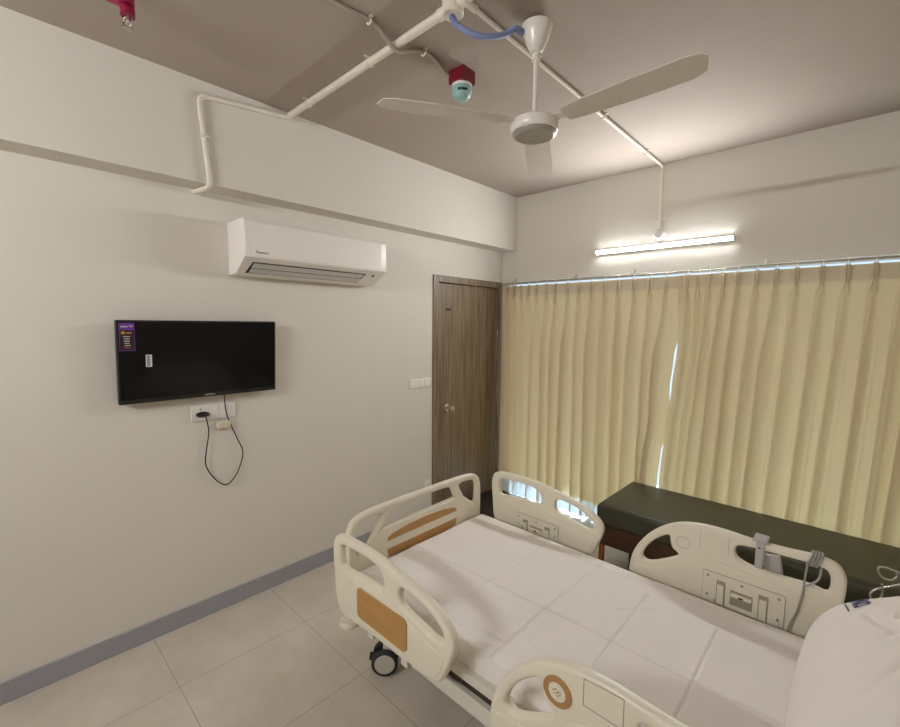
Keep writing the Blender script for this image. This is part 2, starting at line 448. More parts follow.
# rail
rail = thing('curtain_rail', 'thin metal curtain rail across the back wall under the tube light', 'curtain rail', (0.02, 3.43, 2.034))
b = bmesh.new(); tube(b, [(.02, 3.43, 2.034), (3.6, 3.43, 2.034)], .0075, 12); obj('rail', b, sky_al, rail, 60)
for x in (.16, .78, 1.27, 2.1, 3.0):
    b = bmesh.new(); bx(b, x - .006, x + .006, 3.424, D, 2.042, 2.050); bx(b, x - .006, x + .006, D - .004, D, 2.03, 2.085); obj('bracket', b, sky_al, rail)
for x in plL[::1] + plR[::1]:
    b = bmesh.new(); t = bmesh.new()
    P = [(x, 3.43 + .011 * math.cos(a), 2.034 + .011 * math.sin(a)) for a in [2 * PI * k / 12 for k in range(12)]]
    tube(b, P, .0018, 6, closed=True); tube(b, [(x, 3.425, 2.024), (x, 3.425, 2.012)], .0016, 6)
    obj('curtain_hook', b, white_pl, rail, 60)

# ------------------------------------------------------------------ tube lights
def tube_light(y, x0, x1, z, s, label):
    t = thing('tube_light', label, 'light', ((x0 + x1) / 2, y, z))
    b = bmesh.new(); bx(b, x0, x1, min(y + s * .001, y - s * .024), max(y + s * .001, y - s * .024), z - .0135, z + .0135, .003); obj('batten', b, white_pl, t)
    b = bmesh.new(); pr = [(y - s * .0235, z - .0120), (y - s * .0235, z + .0120)] + [(y - s * (.0238 + .0026 * math.sin(PI * k / 10)), z + .0120 * math.cos(PI * k / 10)) for k in range(11)]
    tt = bmesh.new(); A_ = [tt.verts.new((x0 + .012, p, q)) for p, q in pr]; B_ = [tt.verts.new((x1 - .012, p, q)) for p, q in pr]; nn = len(pr)
    tt.faces.new(A_); tt.faces.new(B_[::-1])
    for i in range(nn): tt.faces.new([A_[i], A_[(i + 1) % nn], B_[(i + 1) % nn], B_[i]])
    add(b, tt); obj('diffuser', b, tube_m if s > 0 else tube_f, t, 60)
    for x in (x0, x1 - .012):
        b = bmesh.new(); bx(b, x, x + .012, min(y - s * .020, y - s * .0310), max(y - s * .020, y - s * .0310), z - .015, z + .015, .003); obj('end_cap', b, white_pl, t)
    return t
tube_light(D, .957, 1.925, 2.238, 1, 'lit white tube light on the back wall above the curtains')
tube_light(YF, .75, 1.95, 2.30, -1, 'lit white tube light on the wall opposite the curtains')

# ------------------------------------------------------------------ conduits, boxes
def bend(pts, r=.03, n=5):
    P = [Vector(p) for p in pts]; out = [P[0]]
    for a, c, d in zip(P[:-2], P[1:-1], P[2:]):
        u = (a - c).normalized(); w = (d - c).normalized(); rr = min(r, (a - c).length * .45, (d - c).length * .45)
        s, e = c + u * rr, c + w * rr
        for k in range(n + 1):
            q = k / n; out.append(s * (1 - q) ** 2 + c * 2 * q * (1 - q) + e * q ** 2)
    out.append(P[-1]); return out
t = thing('beam_conduit', 'white plastic conduit bending down over the beam to its underside', 'pipe', (BX + .014, .83, BZ))
b = bmesh.new(); tube(b, bend([(BX + .014, 1.243, H - .032), (BX + .014, .780, H - .078), (BX + .014, .820, BZ - .016), (.02, .79, BZ - .016)], .045), .0125, 14); obj('pipe', b, pvc, t, 60)
b = bmesh.new(); bx(b, BX, BX + .030, .785, .818, 2.55, 2.566, .003); obj('clamp', b, pvc, t)
JX, JY = 1.425, 1.247
t = thing('ceiling_conduit', 'wide white plastic conduit running from the beam across the ceiling', 'pipe', (.8, 1.25, H))
b = bmesh.new(); tube(b, [(BX, 1.247, H - .020), (JX - .045, 1.247, H - .020)], .0165, 14); tube(b, [(JX + .045, 1.247, H - .020), (XR, 1.247, H - .020)], .0165, 14); obj('pipe', b, pvc, t, 60)
for x in (.38, .92, 2.1, 2.9):
    b = bmesh.new(); tube(b, [(x, 1.247 + .018 * math.cos(a), H - .020 + .018 * math.sin(a)) for a in [PI + PI * k / 8 for k in range(9)]], .004, 6)
    bx(b, x - .006, x + .006, 1.218, 1.276, H - .004, H); obj('saddle_clamp', b, pvc, t)
t = thing('wall_conduit', 'thin plastic conduit crossing the ceiling and dropping down the back wall above the tube light', 'pipe', (1.44, D, H))
b = bmesh.new(); tube(b, bend([(1.470, JY + .05, H - .013), (1.440, D - .013, H - .013), (1.436, D - .013, 2.36)], .03), .0095, 12); obj('pipe', b, pvc, t, 60)
for y in (1.75, 2.45, 3.12):
    b = bmesh.new(); x = 1.47 - .03 * (y - 1.3) / 2.18
    tube(b, [(x + .015 * math.cos(a), y, H - .013 + .015 * math.sin(a)) for a in [PI + PI * k / 8 for k in range(9)]], .0035, 6); bx(b, x - .024, x + .024, y - .006, y + .006, H - .004, H); obj('saddle_clamp', b, pvc, t)
b = bmesh.new(); bx(b, 1.40, 1.472, D - .012, D, 2.425, 2.437, .003); obj('saddle_clamp', b, pvc, t)
b = bmesh.new(); tube(b, [(1.426, D - .006, 2.80), (1.424, D - .006, 2.36)], .0035, 8); obj('cable', b, pvc, t, 60)
t = thing('junction_box', 'small white round junction box on the back wall above the tube light', 'junction box', (1.44, D, 2.325))
b = bmesh.new(); MJ = frame_M((1.442, D, 2.318), (1, 0, 0), (0, 0, 1)); lathe(b, [(.030, 0), (.030, .026), (.026, .030), (0, .030)], MJ, 24); obj('box', b, white_pl, t, 40)
for dx, dz in ((-.042, .004), (.042, .012), (-.004, -.042)):
    b = bmesh.new(); tube(b, [(1.442 + dx * .6, D - .014, 2.318 + dz * .6), (1.442 + dx, D - .014, 2.318 + dz)], .010, 10); obj('spout', b, white_pl, t, 60)
t = thing('junction_box', 'white round junction box on the ceiling pipe with a blue hose coming out', 'junction box', (JX, JY, H))
b = bmesh.new(); lathe(b, [(.036, -.05), (.040, -.046), (.040, 0)], Matrix.Translation((JX, JY, H)), 28); obj('box', b, pvc, t, 40)
for d in (-1, 1):
    b = bmesh.new(); tube(b, [(JX + d * .03, JY, H - .02), (JX + d * .07, JY, H - .02)], .021, 14); obj('spout', b, pvc, t, 60)
b = bmesh.new(); tube(b, [(JX + .045, JY + .02, H - .013), (1.470, JY + .075, H - .013)], .014, 12); obj('spout', b, pvc, t, 60)
# blue hose to the fan
FX, FY = 1.596, 1.541
hose = catmull([(JX - .002, JY - .006, H - .0515), (1.435, 1.262, 2.745), (1.475, 1.305, 2.716), (1.515, 1.36, 2.716), (1.540, 1.42, 2.742), (1.553, 1.455, 2.772), (1.560, 1.500, 2.775)], 26)
b = bmesh.new(); tube(b, hose, [.0105 + .0014 * (i % 2) for i in range(len(hose))], 12)
tag(obj('flexible_hose', b, blue_h, None, 60, origin=(JX, JY, H - .05)), 'blue corrugated flexible hose looping from the ceiling junction box to the fan', 'hose')
# grey cable feeding the detector
cab = catmull([(1.115, .40, H - .010), (1.115, .93, H - .010), (1.130, 1.09, H - .012), (1.112, 1.18, H - .026), (1.105, 1.25, H - .046), (1.118, 1.31, H - .022), (1.137, 1.37, H - .010), (1.133, 1.45, H - .013), (1.112, 1.53, H - .018), (1.106, 1.585, H - .026)], 10)
t = thing('flexible_cable', 'thin grey flexible conduit hanging over the ceiling pipe to the smoke detector', 'cable', (1.115, 1.25, H))
b = bmesh.new(); tube(b, cab, .0085, 10); obj('cable', b, pvc_grey, t, 60)
for x, y in ((1.130, 1.09), (1.137, 1.37), (1.115, .62)):
    b = bmesh.new(); tube(b, [(x + .013 * math.cos(a), y, H - .012 + .013 * math.sin(a)) for a in [PI + PI * k / 8 for k in range(9)]], .004, 6); bx(b, x - .02, x + .02, y - .006, y + .006, H - .004, H); obj('clamp', b, pvc, t)

# smoke detector
SX, SY = 1.150, 1.603
t = thing('smoke_detector', 'teal domed smoke detector on a red box under the ceiling', 'smoke detector', (SX, SY, H))
b = bmesh.new(); bx(b, -.045, .045, -.045, .045, -.062, 0, .004); bmesh.ops.rotate(b, verts=b.verts, cent=(0, 0, 0), matrix=Matrix.Rotation(math.radians(2), 3, 'Z')); bmesh.ops.translate(b, verts=b.verts, vec=(SX, SY, H)); obj('mounting_box', b, red_m, t)
b = bmesh.new(); lathe(b, [(.046, -.062), (.048, -.066), (.046, -.072), (.046, -.074)], Matrix.Translation((SX, SY, H)), 32); o = obj('rim', b, white_pl, t, 40)
b = bmesh.new(); lathe(b, [(.046, -.074), (.047, -.090), (.043, -.110), (.030, -.126), (.014, -.131), (0, -.132)], Matrix.Translation((SX, SY, H)), 32); obj('sensor_dome', b, teal, t, 50)
b = bmesh.new(); a0 = math.radians(-42)
for k, a in enumerate((-.42, -.30, -.10, .06, .22, .36)):
    aa = a0 + a; c = (SX + .0465 * math.cos(aa), SY + .0465 * math.sin(aa), H - .098)
    M = frame_M(c, (-math.sin(aa), math.cos(aa), 0), (0, 0, 1)); prism(b, [(-.003, -.005), (.003, -.005), (.003, .005), (-.003, .005)], M, -.004, .0015)
obj('vent_slot', b, darkst, t)
# sprinkler
PX, PY = .640, .372
t = thing('fire_sprinkler', 'red fire sprinkler pipe end with a clear glass head', 'sprinkler', (PX, PY, H))
b = bmesh.new(); tube(b, bend([(PX - .02, PY - .06, H), (PX + .0, PY - .035, H - .065), (.695, .40, H - .095), (.712, .396, H - .145)], .035), .019, 16)
for z, r in ((H - .108, .0235), (H - .145, .022)): lathe(b, [(r, 0), (r, .022)], Matrix.Translation((.705 + (.007 if z < H - .12 else 0), .397, z)), 16)
obj('pipe', b, mag_m, t, 60)
b = bmesh.new(); C0 = Vector((.713, .396, H - .145))
for s in (-1, 1): tube(b, catmull([C0 + Vector((s * .008, s * .004, 0)), C0 + Vector((s * .017, s * .009, -.015)), C0 + Vector((s * .012, s * .006, -.032)), C0 + Vector((0, 0, -.038))], 5), .0028, 8)
lathe(b, [(.016, -.042), (.016, -.039)], Matrix.Translation(C0), 18); obj('sprinkler_frame', b, steel, t, 50)
b = bmesh.new(); tube(b, [C0, C0 + Vector((0, 0, -.036))], [.004, .006], 10); obj('glass_bulb', b, clear_m, t, 60)

# ------------------------------------------------------------------ ceiling fan
t = thing('ceiling_fan', 'white ceiling fan hanging on a long rod with three blades', 'ceiling fan', (FX, FY, H))
FM = Matrix.Translation((FX, FY, 0))
b = bmesh.new(); lathe(b, [(.0, 2.808), (.052, 2.808), (.059, 2.803), (.059, 2.793), (.050, 2.766), (.037, 2.732), (.027, 2.712), (.019, 2.706), (0, 2.706)], FM, 32)
obj('canopy', b, fan_w, t, 35)
b = bmesh.new(); tube(b, [(FX, FY, H), (FX, FY, 2.812)], .009, 10); obj('ceiling_hook', b, steel, t, 60)
b = bmesh.new(); tube(b, [(FX, FY, 2.70), (FX, FY, 2.45)], .0105, 14); lathe(b, [(.017, 2.675), (.017, 2.698)], FM, 20); obj('down_rod', b, fan_w, t, 60)
b = bmesh.new(); lathe(b, [(.020, 2.475), (.030, 2.468), (.045, 2.458), (.082, 2.452), (.094, 2.444), (.096, 2.425), (.092, 2.408), (.088, 2.404), (0, 2.404)], FM, 44)
motor = obj('motor_housing', b, fan_w, t, 35)
b = bmesh.new(); lathe(b, [(.086, 2.404), (.086, 2.398), (.074, 2.390), (.068, 2.391), (.030, 2.389), (0, 2.389)], FM, 44)
bx(b, FX - .018, FX + .018, FY - .006, FY + .006, 2.386, 2.390, .002); obj('bottom_cap', b, fan_g, t, 35)
for k in range(3):
    a = math.radians(0 + 120 * k); R = Matrix.Translation((FX, FY, 2.437)) @ Matrix.Rotation(a, 4, 'Z') @ Matrix.Rotation(math.radians(-7), 4, 'X')
    poly = [(.13, -.042), (.2, -.054), (.4, -.062), (.56, -.066), (.60, -.058), (.615, -.03), (.60, .03), (.56, .05), (.4, .056), (.2, .05), (.13, .042)]
    b = bmesh.new(); prism(b, poly, R, -.0015, .0015); bl = obj('blade', b, fan_b, t)
    b = bmesh.new(); prism(b, [(.075, -.018), (.12, -.020), (.17, -.030), (.19, 0), (.17, .030), (.12, .020), (.075, .018)], R, .0015, .005); obj('blade_arm', b, fan_w, bl)

# ------------------------------------------------------------------ air conditioner
AY0, AY1 = .955, 1.882
t = thing('air_conditioner', 'white split air conditioner mounted on the wall below the beam', 'air conditioner', (0, (AY0 + AY1) / 2, 1.90))
prof = [(0, 2.196), (.195, 2.196), (.218, 2.190), (.231, 2.174), (.233, 2.0), (.231, 1.994), (.10, 1.916), (.09, 1.912), (0, 1.910)]
b = bmesh.new(); t2 = bmesh.new()
n = len(prof); A = [t2.verts.new((p[0], AY0, p[1])) for p in prof]; B = [t2.verts.new((p[0], AY1, p[1])) for p in prof]
t2.faces.new(A); t2.faces.new(B[::-1])
for i in range(n): t2.faces.new([A[i], A[(i + 1) % n], B[(i + 1) % n], B[i]])
E = [e for e in t2.edges if (abs(e.verts[0].co.y - AY0) < 1e-5) == (abs(e.verts[1].co.y - AY0) < 1e-5)]
bmesh.ops.bevel(t2, geom=E, offset=.006, segments=3, profile=.5, affect='EDGES'); add(b, t2)
obj('body', b, ac_m, t, 30)
b = bmesh.new(); bx(b, .2325, .2365, AY0 + .045, AY1 - .045, 2.002, 2.172, .0018); obj('front_panel', b, ac_m, t)
# outlet on the sloping underside
e1 = Vector((.231, 0, 1.994)); e2 = Vector((.10, 0, 1.916)); sd = (e2 - e1).normalized()
OM = frame_M((e1.x, 0, e1.z), (0, 1, 0), tuple(-sd))
OA, OB = AY0 + .050, AY1 - .160
b = bmesh.new(); prism(b, [(OA - .004, -.142), (OB + .005, -.142), (OB + .022, -.042), (OA + .006, -.042)], OM, -.010, .0016); obj('outlet', b, ac_dark, t)
for q0, q1 in ((-.090, -.051), (-.135, -.098)):
    b = bmesh.new(); prism(b, [(OA + .012, q0), (OB, q0), (OB + .010, q1), (OA + .014, q1)], OM, .0010, .0042); obj('louvre', b, ac_grey, t)
b = bmesh.new(); prism(b, [(AY1 - .085, -.064), (AY1 - .070, -.064), (AY1 - .070, -.046), (AY1 - .085, -.046)], OM, -.01, .0025); obj('sensor_window', b, darkst, t)
b = text_bm('Panasonic', .0175, WX(.2366, AY0 + .088, 2.020), .0003, 'CENTER', .0003); o = obj('lettering', b, navy, t); tag(o, 'small dark blue maker name')

# ------------------------------------------------------------------ television, leaning forward at its top
t = thing('television', 'black flat screen television on the wall with stickers on its screen', 'television', (0, .795, 1.45))
y0, y1 = .419, 1.178; zb_, zt_ = 1.252, 1.655; xb, xt = .060, .082
up = Vector((xt - xb, 0, zt_ - zb_)); hgt = up.length; wid = y1 - y0
TM = frame_M((xb, y0, zb_), (0, 1, 0), up)
b = bmesh.new(); tmp = bmesh.new(); bx(tmp, 0, wid, 0, hgt, -.035, 0, .004); add(b, tmp, TM); obj('casing', b, black_pl, t)
b = bmesh.new(); tmp = bmesh.new(); bx(tmp, .008, wid - .008, .022, hgt - .008, -.002, .0008); add(b, tmp, TM); scr = obj('screen', b, black_gl, t)
def on_tv(x0, x1, z0, z1, d, m, name, parent, bev=0):
    b = bmesh.new(); prism(b, rrect(x0, x1, z0, z1, bev, 4) if bev else [(x0, z0), (x1, z0), (x1, z1), (x0, z1)], TM, .0006, d); return obj(name, b, m, parent)
st = on_tv(.010, .072, hgt - .145, hgt - .012, .0016, purple, 'promo_sticker', t); tag(st, 'purple and black shop sticker in the screen corner')
on_tv(.013, .069, hgt - .142, hgt - .046, .0020, darkst, 'sticker_panel', st)
b = text_bm('smart TV', .0125, TM @ Matrix.Translation((.041, hgt - .029, .0018)), .0003, 'CENTER', .0003); obj('sticker_text', b, offwh, st)
on_tv(.018, .034, hgt - .066, hgt - .052, .0024, amber, 'sticker_badge', st, .006)
b = bmesh.new()
prism(b, [(.037, hgt - .063), (.060, hgt - .063), (.060, hgt - .056), (.037, hgt - .056)], TM, .0006, .0023); obj('sticker_badge', b, tan_m, st)
b = bmesh.new()
for k, (xa, xc) in enumerate(((.026, .054), (.030, .050), (.028, .052), (.031, .050), (.030, .054), (.032, .054))):
    z = hgt - .078 - .0105 * k
    prism(b, [(xa, z), (xc, z), (xc, z + .0032), (xa, z + .0032)], TM, .0006, .0024)
obj('sticker_lines', b, offwh, st)
b = bmesh.new(); z = hgt - .126; prism(b, [(.022, z - .004), (.062, z - .004), (.062, z), (.022, z)], TM, .0006, .0026); obj('sticker_line', b, redp, st)
bc = on_tv(.112, .138, hgt - .226, hgt - .166, .0016, offwh, 'barcode_sticker', t, .004); tag(bc, 'small white barcode sticker')
b = bmesh.new(); z = hgt - .222; rr = random.Random(4)
while z < hgt - .172:
    w = rr.choice((.001, .0016, .0024)); prism(b, [(.117, z), (.130, z), (.130, z + w), (.117, z + w)], TM, .0006, .0020); z += w + rr.choice((.001, .0016))
obj('barcode', b, darkst, bc)
b = bmesh.new()
for k in range(7): prism(b, [(.372 + k * .0072, .0085), (.3775 + k * .0072, .0085), (.3775 + k * .0072, .0150), (.372 + k * .0072, .0150)], TM, 0, .0008)
o = obj('maker_badge', b, grey_pl, t); tag(o, 'tiny silver maker badge')
b = bmesh.new(); bx(b, 0, .012, .68, .92, 1.37, 1.55, .003); bx(b, .010, .06, .70, .73, 1.36, 1.56); bx(b, .010, .06, .87, .90, 1.36, 1.56); obj('wall_bracket', b, black_pl, t)
# sockets under the television
def switch_plate(name, label, cat, ya, yb, za, zb, rockers, holes=()):
    t = thing(name, label, cat, (0, (ya + yb) / 2, za))
    b = bmesh.new(); bx(b, 0, .010, ya, yb, za, zb, .003); obj('plate', b, white_pl, t)
    for r in rockers:
        b = bmesh.new(); bx(b, .008, .0135, r[0], r[1], r[2], r[3], .0018); obj('rocker_switch', b, white_pl, t)
    for h in holes:
        b = bmesh.new(); lathe(b, [(h[2], 0), (h[2], .0012)], frame_M((.0095, h[0], h[1]), (0, 1, 0), (0, 0, 1)), 14); obj('pin_hole', b, darkst, t)
    return t
t = switch_plate('wall_socket', 'long white socket plate on the wall below the television', 'socket', .735, .965, 1.113, 1.203, [(.825, .868, 1.130, 1.190), (.876, .914, 1.130, 1.190), (.918, .958, 1.130, 1.190)], [(.782, 1.178, .004)])
t = thing('power_cable', 'black television power cable plugged in and looping down the wall', 'cable', (.02, .80, .73))
b = bmesh.new(); tmp = bmesh.new(); bmesh.ops.create_uvsphere(tmp, u_segments=20, v_segments=12, radius=1.0)
add(b, tmp, Matrix.Translation((.028, .786, 1.152)) @ Matrix.Diagonal((.019, .034, .016, 1))); obj('plug', b, black_pl, t, 60)
cp = [(.040, .898, 1.249), (.032, .898, 1.235), (.026, .906, 1.15), (.022, .931, 1.07), (.018, .967, .978), (.017, .993, .905), (.016, .978, .83), (.016, .943, .762), (.016, .893, .730), (.016, .838, .778), (.016, .795, .865), (.016, .801, .951), (.018, .815, 1.045), (.022, .806, 1.12), (.030, .796, 1.148)]
b = bmesh.new(); tube(b, catmull(cp, 8), .0032, 8); obj('cord', b, cable_m, t, 60)
b = bmesh.new(); bx(b, 0, .030, .858, .930, 1.056, 1.100, .008, 3)
tag(obj('cable_cap', b, yellowed, None, 40, origin=(0, .89, 1.06)), 'small yellowed plastic cap on the wall just under the socket plate', 'cap')
switch_plate('light_switch', 'wide white light switch plate on the wall left of the door', 'switch', 2.288, 2.515, 1.137, 1.210, [(2.385, 2.438, 1.150, 1.198), (2.446, 2.500, 1.150, 1.198)])
t = switch_plate('wall_socket', 'small white wall socket low beside the door frame', 'socket', 2.452, 2.530, .262, .345, [(2.466, 2.514, .280, .330)], [])

# ------------------------------------------------------------------ bench
t = thing('bench', 'long olive green vinyl couch bench in front of the curtains', 'bench', (1.42, 2.74, 0))
BX0, BX1, BY0, BY1 = 1.365, 3.30, 2.735, 3.350
b = bmesh.new(); bx(b, BX0, BX1, BY0, BY1, .330, .474, .038, 5); obj('seat_cushion', b, vinyl, t, 50)
b = bmesh.new(); bx(b, BX0 + .015, BX1 - .015, BY0 + .012, BY1 - .015, .200, .335, .004); obj('apron', b, dkwood, t)
b = bmesh.new(); bx(b, BX0 + .16, BX1 - .06, BY0 + .20, BY1 - .05, .0, .20, .003); o = obj('underseat_fill', b, mat('underseat_dark', rgb(34, 36, 48), .5), t); tag(o, 'dark navy box added to darken the space under the seat')  # added box, its navy stands for the dark space under the bench
for x in (BX0 + .025, BX1 - .065):
    for y in (BY0 + .02, BY1 - .07):
        b = bmesh.new(); bx(b, x, x + .03, y, y + .03, 0, .205, .003); obj('leg', b, legwood, t)

# ------------------------------------------------------------------ hospital bed
bed = thing('hospital_bed', 'cream plastic hospital bed with moulded side rails and wood trim panels', 'bed', (2.0, 1.5, 0))
YN, YFAR = .965, 2.045                                        # rail mid planes
foot_out = [(1.052, .62), (1.044, .70), (1.050, .762), (1.088, .797), (1.19, .805), (1.335, .803), (1.43, .790), (1.52, .775), (1.60, .758), (1.675, .728), (1.722, .692), (1.736, .655), (1.724, .61), (1.702, .555), (1.682, .515), (1.655, .492), (1.60, .485), (1.50, .480), (1.37, .478), (1.20, .468), (1.125, .464), (1.082, .486), (1.060, .54)]
foot_h1 = [(1.102, .745), (1.125, .765), (1.21, .771), (1.32, .768), (1.372, .746), (1.384, .708), (1.362, .682), (1.25, .678), (1.125, .668), (1.102, .688)]
foot_h2 = [(1.468, .712), (1.480, .738), (1.52, .742), (1.60, .728), (1.665, .698), (1.688, .668), (1.682, .645), (1.645, .640), (1.55, .656), (1.482, .676)]
head_out = [(1.870, .50), (1.866, .545), (1.880, .61), (1.908, .668), (1.955, .73), (2.016, .782), (2.08, .814), (2.15, .830), (2.23, .834), (2.34, .828), (2.44, .830), (2.53, .836), (2.585, .826), (2.613, .79), (2.617, .74), (2.610, .66), (2.60, .56), (2.585, .51), (2.54, .485), (2.3, .478), (2.0, .475), (1.905, .478)]
head_h1 = [(2.030, .742), (1.985, .712), (1.945, .665), (1.922, .615), (1.932, .593), (1.96, .594), (2.01, .620), (2.072, .664), (2.048, .69), (2.038, .715)]
head_h2 = [(2.282, .775), (2.296, .790), (2.35, .797), (2.42, .799), (2.49, .801), (2.548, .799), (2.570, .780), (2.573, .735), (2.562, .714), (2.518, .720), (2.41, .716), (2.35, .717), (2.30, .730), (2.282, .750)]
foot_rib = [(1.075, .560), (1.078, .625), (1.12, .645), (1.25, .652), (1.37, .657), (1.43, .650), (1.52, .635), (1.62, .615), (1.685, .600), (1.690, .57), (1.66, .515), (1.60, .505), (1.37, .498), (1.15, .486), (1.105, .502)]
head_rib = [(1.89, .52), (1.893, .560), (1.95, .572), (2.02, .590), (2.09, .640), (2.13, .688), (2.20, .700), (2.40, .690), (2.55, .690), (2.588, .68), (2.583, .60), (2.565, .53), (2.52, .505), (2.3, .498), (2.0, .495), (1.915, .498)]
def side_rail(far, out, holes, rib, kind):
    sx, sz = {('foot', True): (-.008, -.010), ('foot', False): (.0, -.012), ('head', True): (-.004, -.014), ('head', False): (.012, -.018)}[(kind, far)]
    sh = lambda L_: [(x + sx, z + sz) for x, z in L_]
    out, rib, holes = sh(out), sh(rib), [sh(h) for h in holes]
    yc = YFAR if far else YN
    M = WY(yc)
    rail_ = obj('side_rail', plate(out, holes, M, .0175, .0120), cream, bed, 40)
    so = 1 if far else -1                                     # outward direction
    M2 = WY(yc + so * .014)
    for s in (-1, 1):
        obj('moulded_panel', plate(rib, [], WY(yc + s * .0150), .0055, .005), cream, rail_, 40)
    # outer trim
    def P(x0, x1, z0, z1, r, d0, d1, m, name, label=None, tilt=0.0):
        poly = rrect(x0, x1, z0, z1, r, 5)
        poly = [(x, z - tilt * (x - x0)) for x, z in poly]
        b = bmesh.new(); a, c = sorted((-so * d0, -so * d1)); prism(b, poly, M, a, c); o = obj(name, b, m, rail_)
        if label: tag(o, label)
        return o
    def Q(x0, x1, z0, z1, r, d0, d1, m, name, label=None):   # on the inner face
        b = bmesh.new(); a, c = sorted((so * d0, so * d1)); prism(b, rrect(x0, x1, z0, z1, r, 5), M, a, c); o = obj(name, b, m, rail_)
        if label: tag(o, label)
        return o
    if kind == 'foot':
        P(1.228, 1.520, .508, .630, .022, .020, .0250, wood_in, 'wood_panel', 'honey wood inlay panel')
        xp0, xp1, zp0, zp1 = 1.224, 1.490, .500, .590
    else:
        xp0, xp1, zp0, zp1 = 2.172, 2.448, .505, .634
        ex, ez = (2.096 if not far else 2.095), .724
        b = bmesh.new(); lathe(b, [(.040, .0165), (.040, .0205)], M @ Matrix.Translation((ex, ez, 0)) @ (Matrix.Identity(4) if not far else Matrix.Rotation(PI, 4, 'X')), 36)
        o = obj('emblem_ring', b, tan_m, rail_); tag(o, 'tan ring emblem')
        b = bmesh.new(); lathe(b, [(.024, .0190), (.024, .0215)], M @ Matrix.Translation((ex, ez, 0)) @ (Matrix.Identity(4) if not far else Matrix.Rotation(PI, 4, 'X')), 32); obj('emblem_disc', b, cream, rail_)
        b = bmesh.new(); RF = Matrix.Identity(4) if not far else Matrix.Rotation(PI, 4, 'X')
        for dx, dz, r in ((-.011, .004, .0035), (-.004, .009, .003), (.005, .004, .0042), (.011, -.003, .0032), (-.003, -.004, .003), (.003, -.010, .0035), (.013, .007, .002), (-.012, -.008, .002)):
            lathe(b, [(r * .75, .0200), (r * .75, .0222)], M @ Matrix.Translation((ex + dx * .8, ez + .8 * dz * (1 if not far else -1), 0)) @ RF, 10)
        obj('emblem_mark', b, tan_m, rail_)
        # thin engraved rectangle on the outer face, and engraved circle and lines on the inner face
        b = bmesh.new()
        for a_, c_ in (((2.165, .732), (2.165, .800)), ((2.165, .800), (2.262, .806)), ((2.262, .806), (2.262, .732)), ((2.262, .732), (2.165, .732))):
            tube(b, [(a_[0], yc + so * .0172, a_[1]), (c_[0], yc + so * .0172, c_[1])], .0013, 6)
        obj('engraved_line', b, cream_dk, rail_)
        b = bmesh.new()
        tube(b, [(ex - .008 + .026 * math.cos(2 * PI * k / 28), yc - so * .0172, ez - .006 + .026 * math.sin(2 * PI * k / 28)) for k in range(28)], .0010, 6, closed=True)
        obj('engraved_ring', b, cream_dk, rail_)
        for x in (2.152, 2.255):
            b = bmesh.new(); tube(b, [(x, yc - so * .0172, .722), (x, yc - so * .0172, .795)], .0008, 6); obj('engraved_line', b, cream_dk, rail_)
    Q(xp0 - .0022, xp1 + .0022, zp0, zp1 + .0022, .009, .016, .0208, cream_dk, 'plate_outline')  # darker backing added to draw a dark outline round the plate
    pl = Q(xp0, xp1, zp0, zp1, .008, .018, .0255, cream, 'hinge_plate', 'screwed on hinge plate')
    ys = yc - so * .0255
    for x in (xp0 + .018, (xp0 + xp1) / 2, xp1 - .018):
        for z in ((zp1 - .016,) if x == (xp0 + xp1) / 2 else (zp1 - .016, zp0 + .03)):
            b = bmesh.new(); lathe(b, [(.0055, -.002), (.0055, .0012), (.003, .0018), (0, .0018)], frame_M((x, ys, z), (1, 0, 0), (0, 0, 1 if far else -1)), 12); obj('screw', b, cream_dk, rail_)
    for fx in (.24, .76):
        x = xp0 + (xp1 - xp0) * fx
        b = bmesh.new(); a, c = sorted((ys + so * .003, ys - so * .0008)); bx(b, x - .016, x + .016, a, c, zp0 + .005, zp1 - .024); obj('latch_recess', b, cream_dk, rail_)
        b = bmesh.new(); a, c = sorted((ys, ys - so * .008)); bx(b, x - .012, x + .012, a, c, zp0 + .005, zp1 - .040, .002); obj('latch', b, cream, rail_)
    x = (xp0 + xp1) / 2
    b = bmesh.new(); a, c = sorted((ys + so * .002, ys - so * .0008)); bx(b, x - .038, x + .038, a, c, zp0 + .022, zp1 - .046); obj('latch_recess', b, cream_dk, rail_)
    b = bmesh.new(); tube(b, [(x - .035, ys - so * .002, zp1 - .064), (x + .035, ys - so * .002, zp1 - .064)], .009, 10); obj('hinge_barrel', b, cream, rail_, 60)
    b = bmesh.new(); bx(b, x - .008, x + .008, *sorted((ys - so * .009, ys - so * .0118)), zp1 - .067, zp1 - .061); obj('hinge_mark', b, darkst, rail_)
    # support arms to the bed frame
    for x in (xp0 + .03, xp1 - .03):
        b = bmesh.new(); yi = 1.062 if not far else 1.928
        bx(b, x - .018, x + .018, *sorted((yc - so * .030, yi)), .405, .432, .003); bx(b, x - .018, x + .018, *sorted((yc - so * .016, yc - so * .034)), .405, .53, .003)
        obj('support_arm', b, steel_wh, rail_)
    return rail_
side_rail(False, foot_out, [foot_h1, foot_h2], foot_rib, 'foot')
side_rail(True, foot_out, [foot_h1, foot_h2], foot_rib, 'foot')
side_rail(False, head_out, [head_h1, head_h2], head_rib, 'head')
side_rail(True, head_out, [head_h1, head_h2], head_rib, 'head')

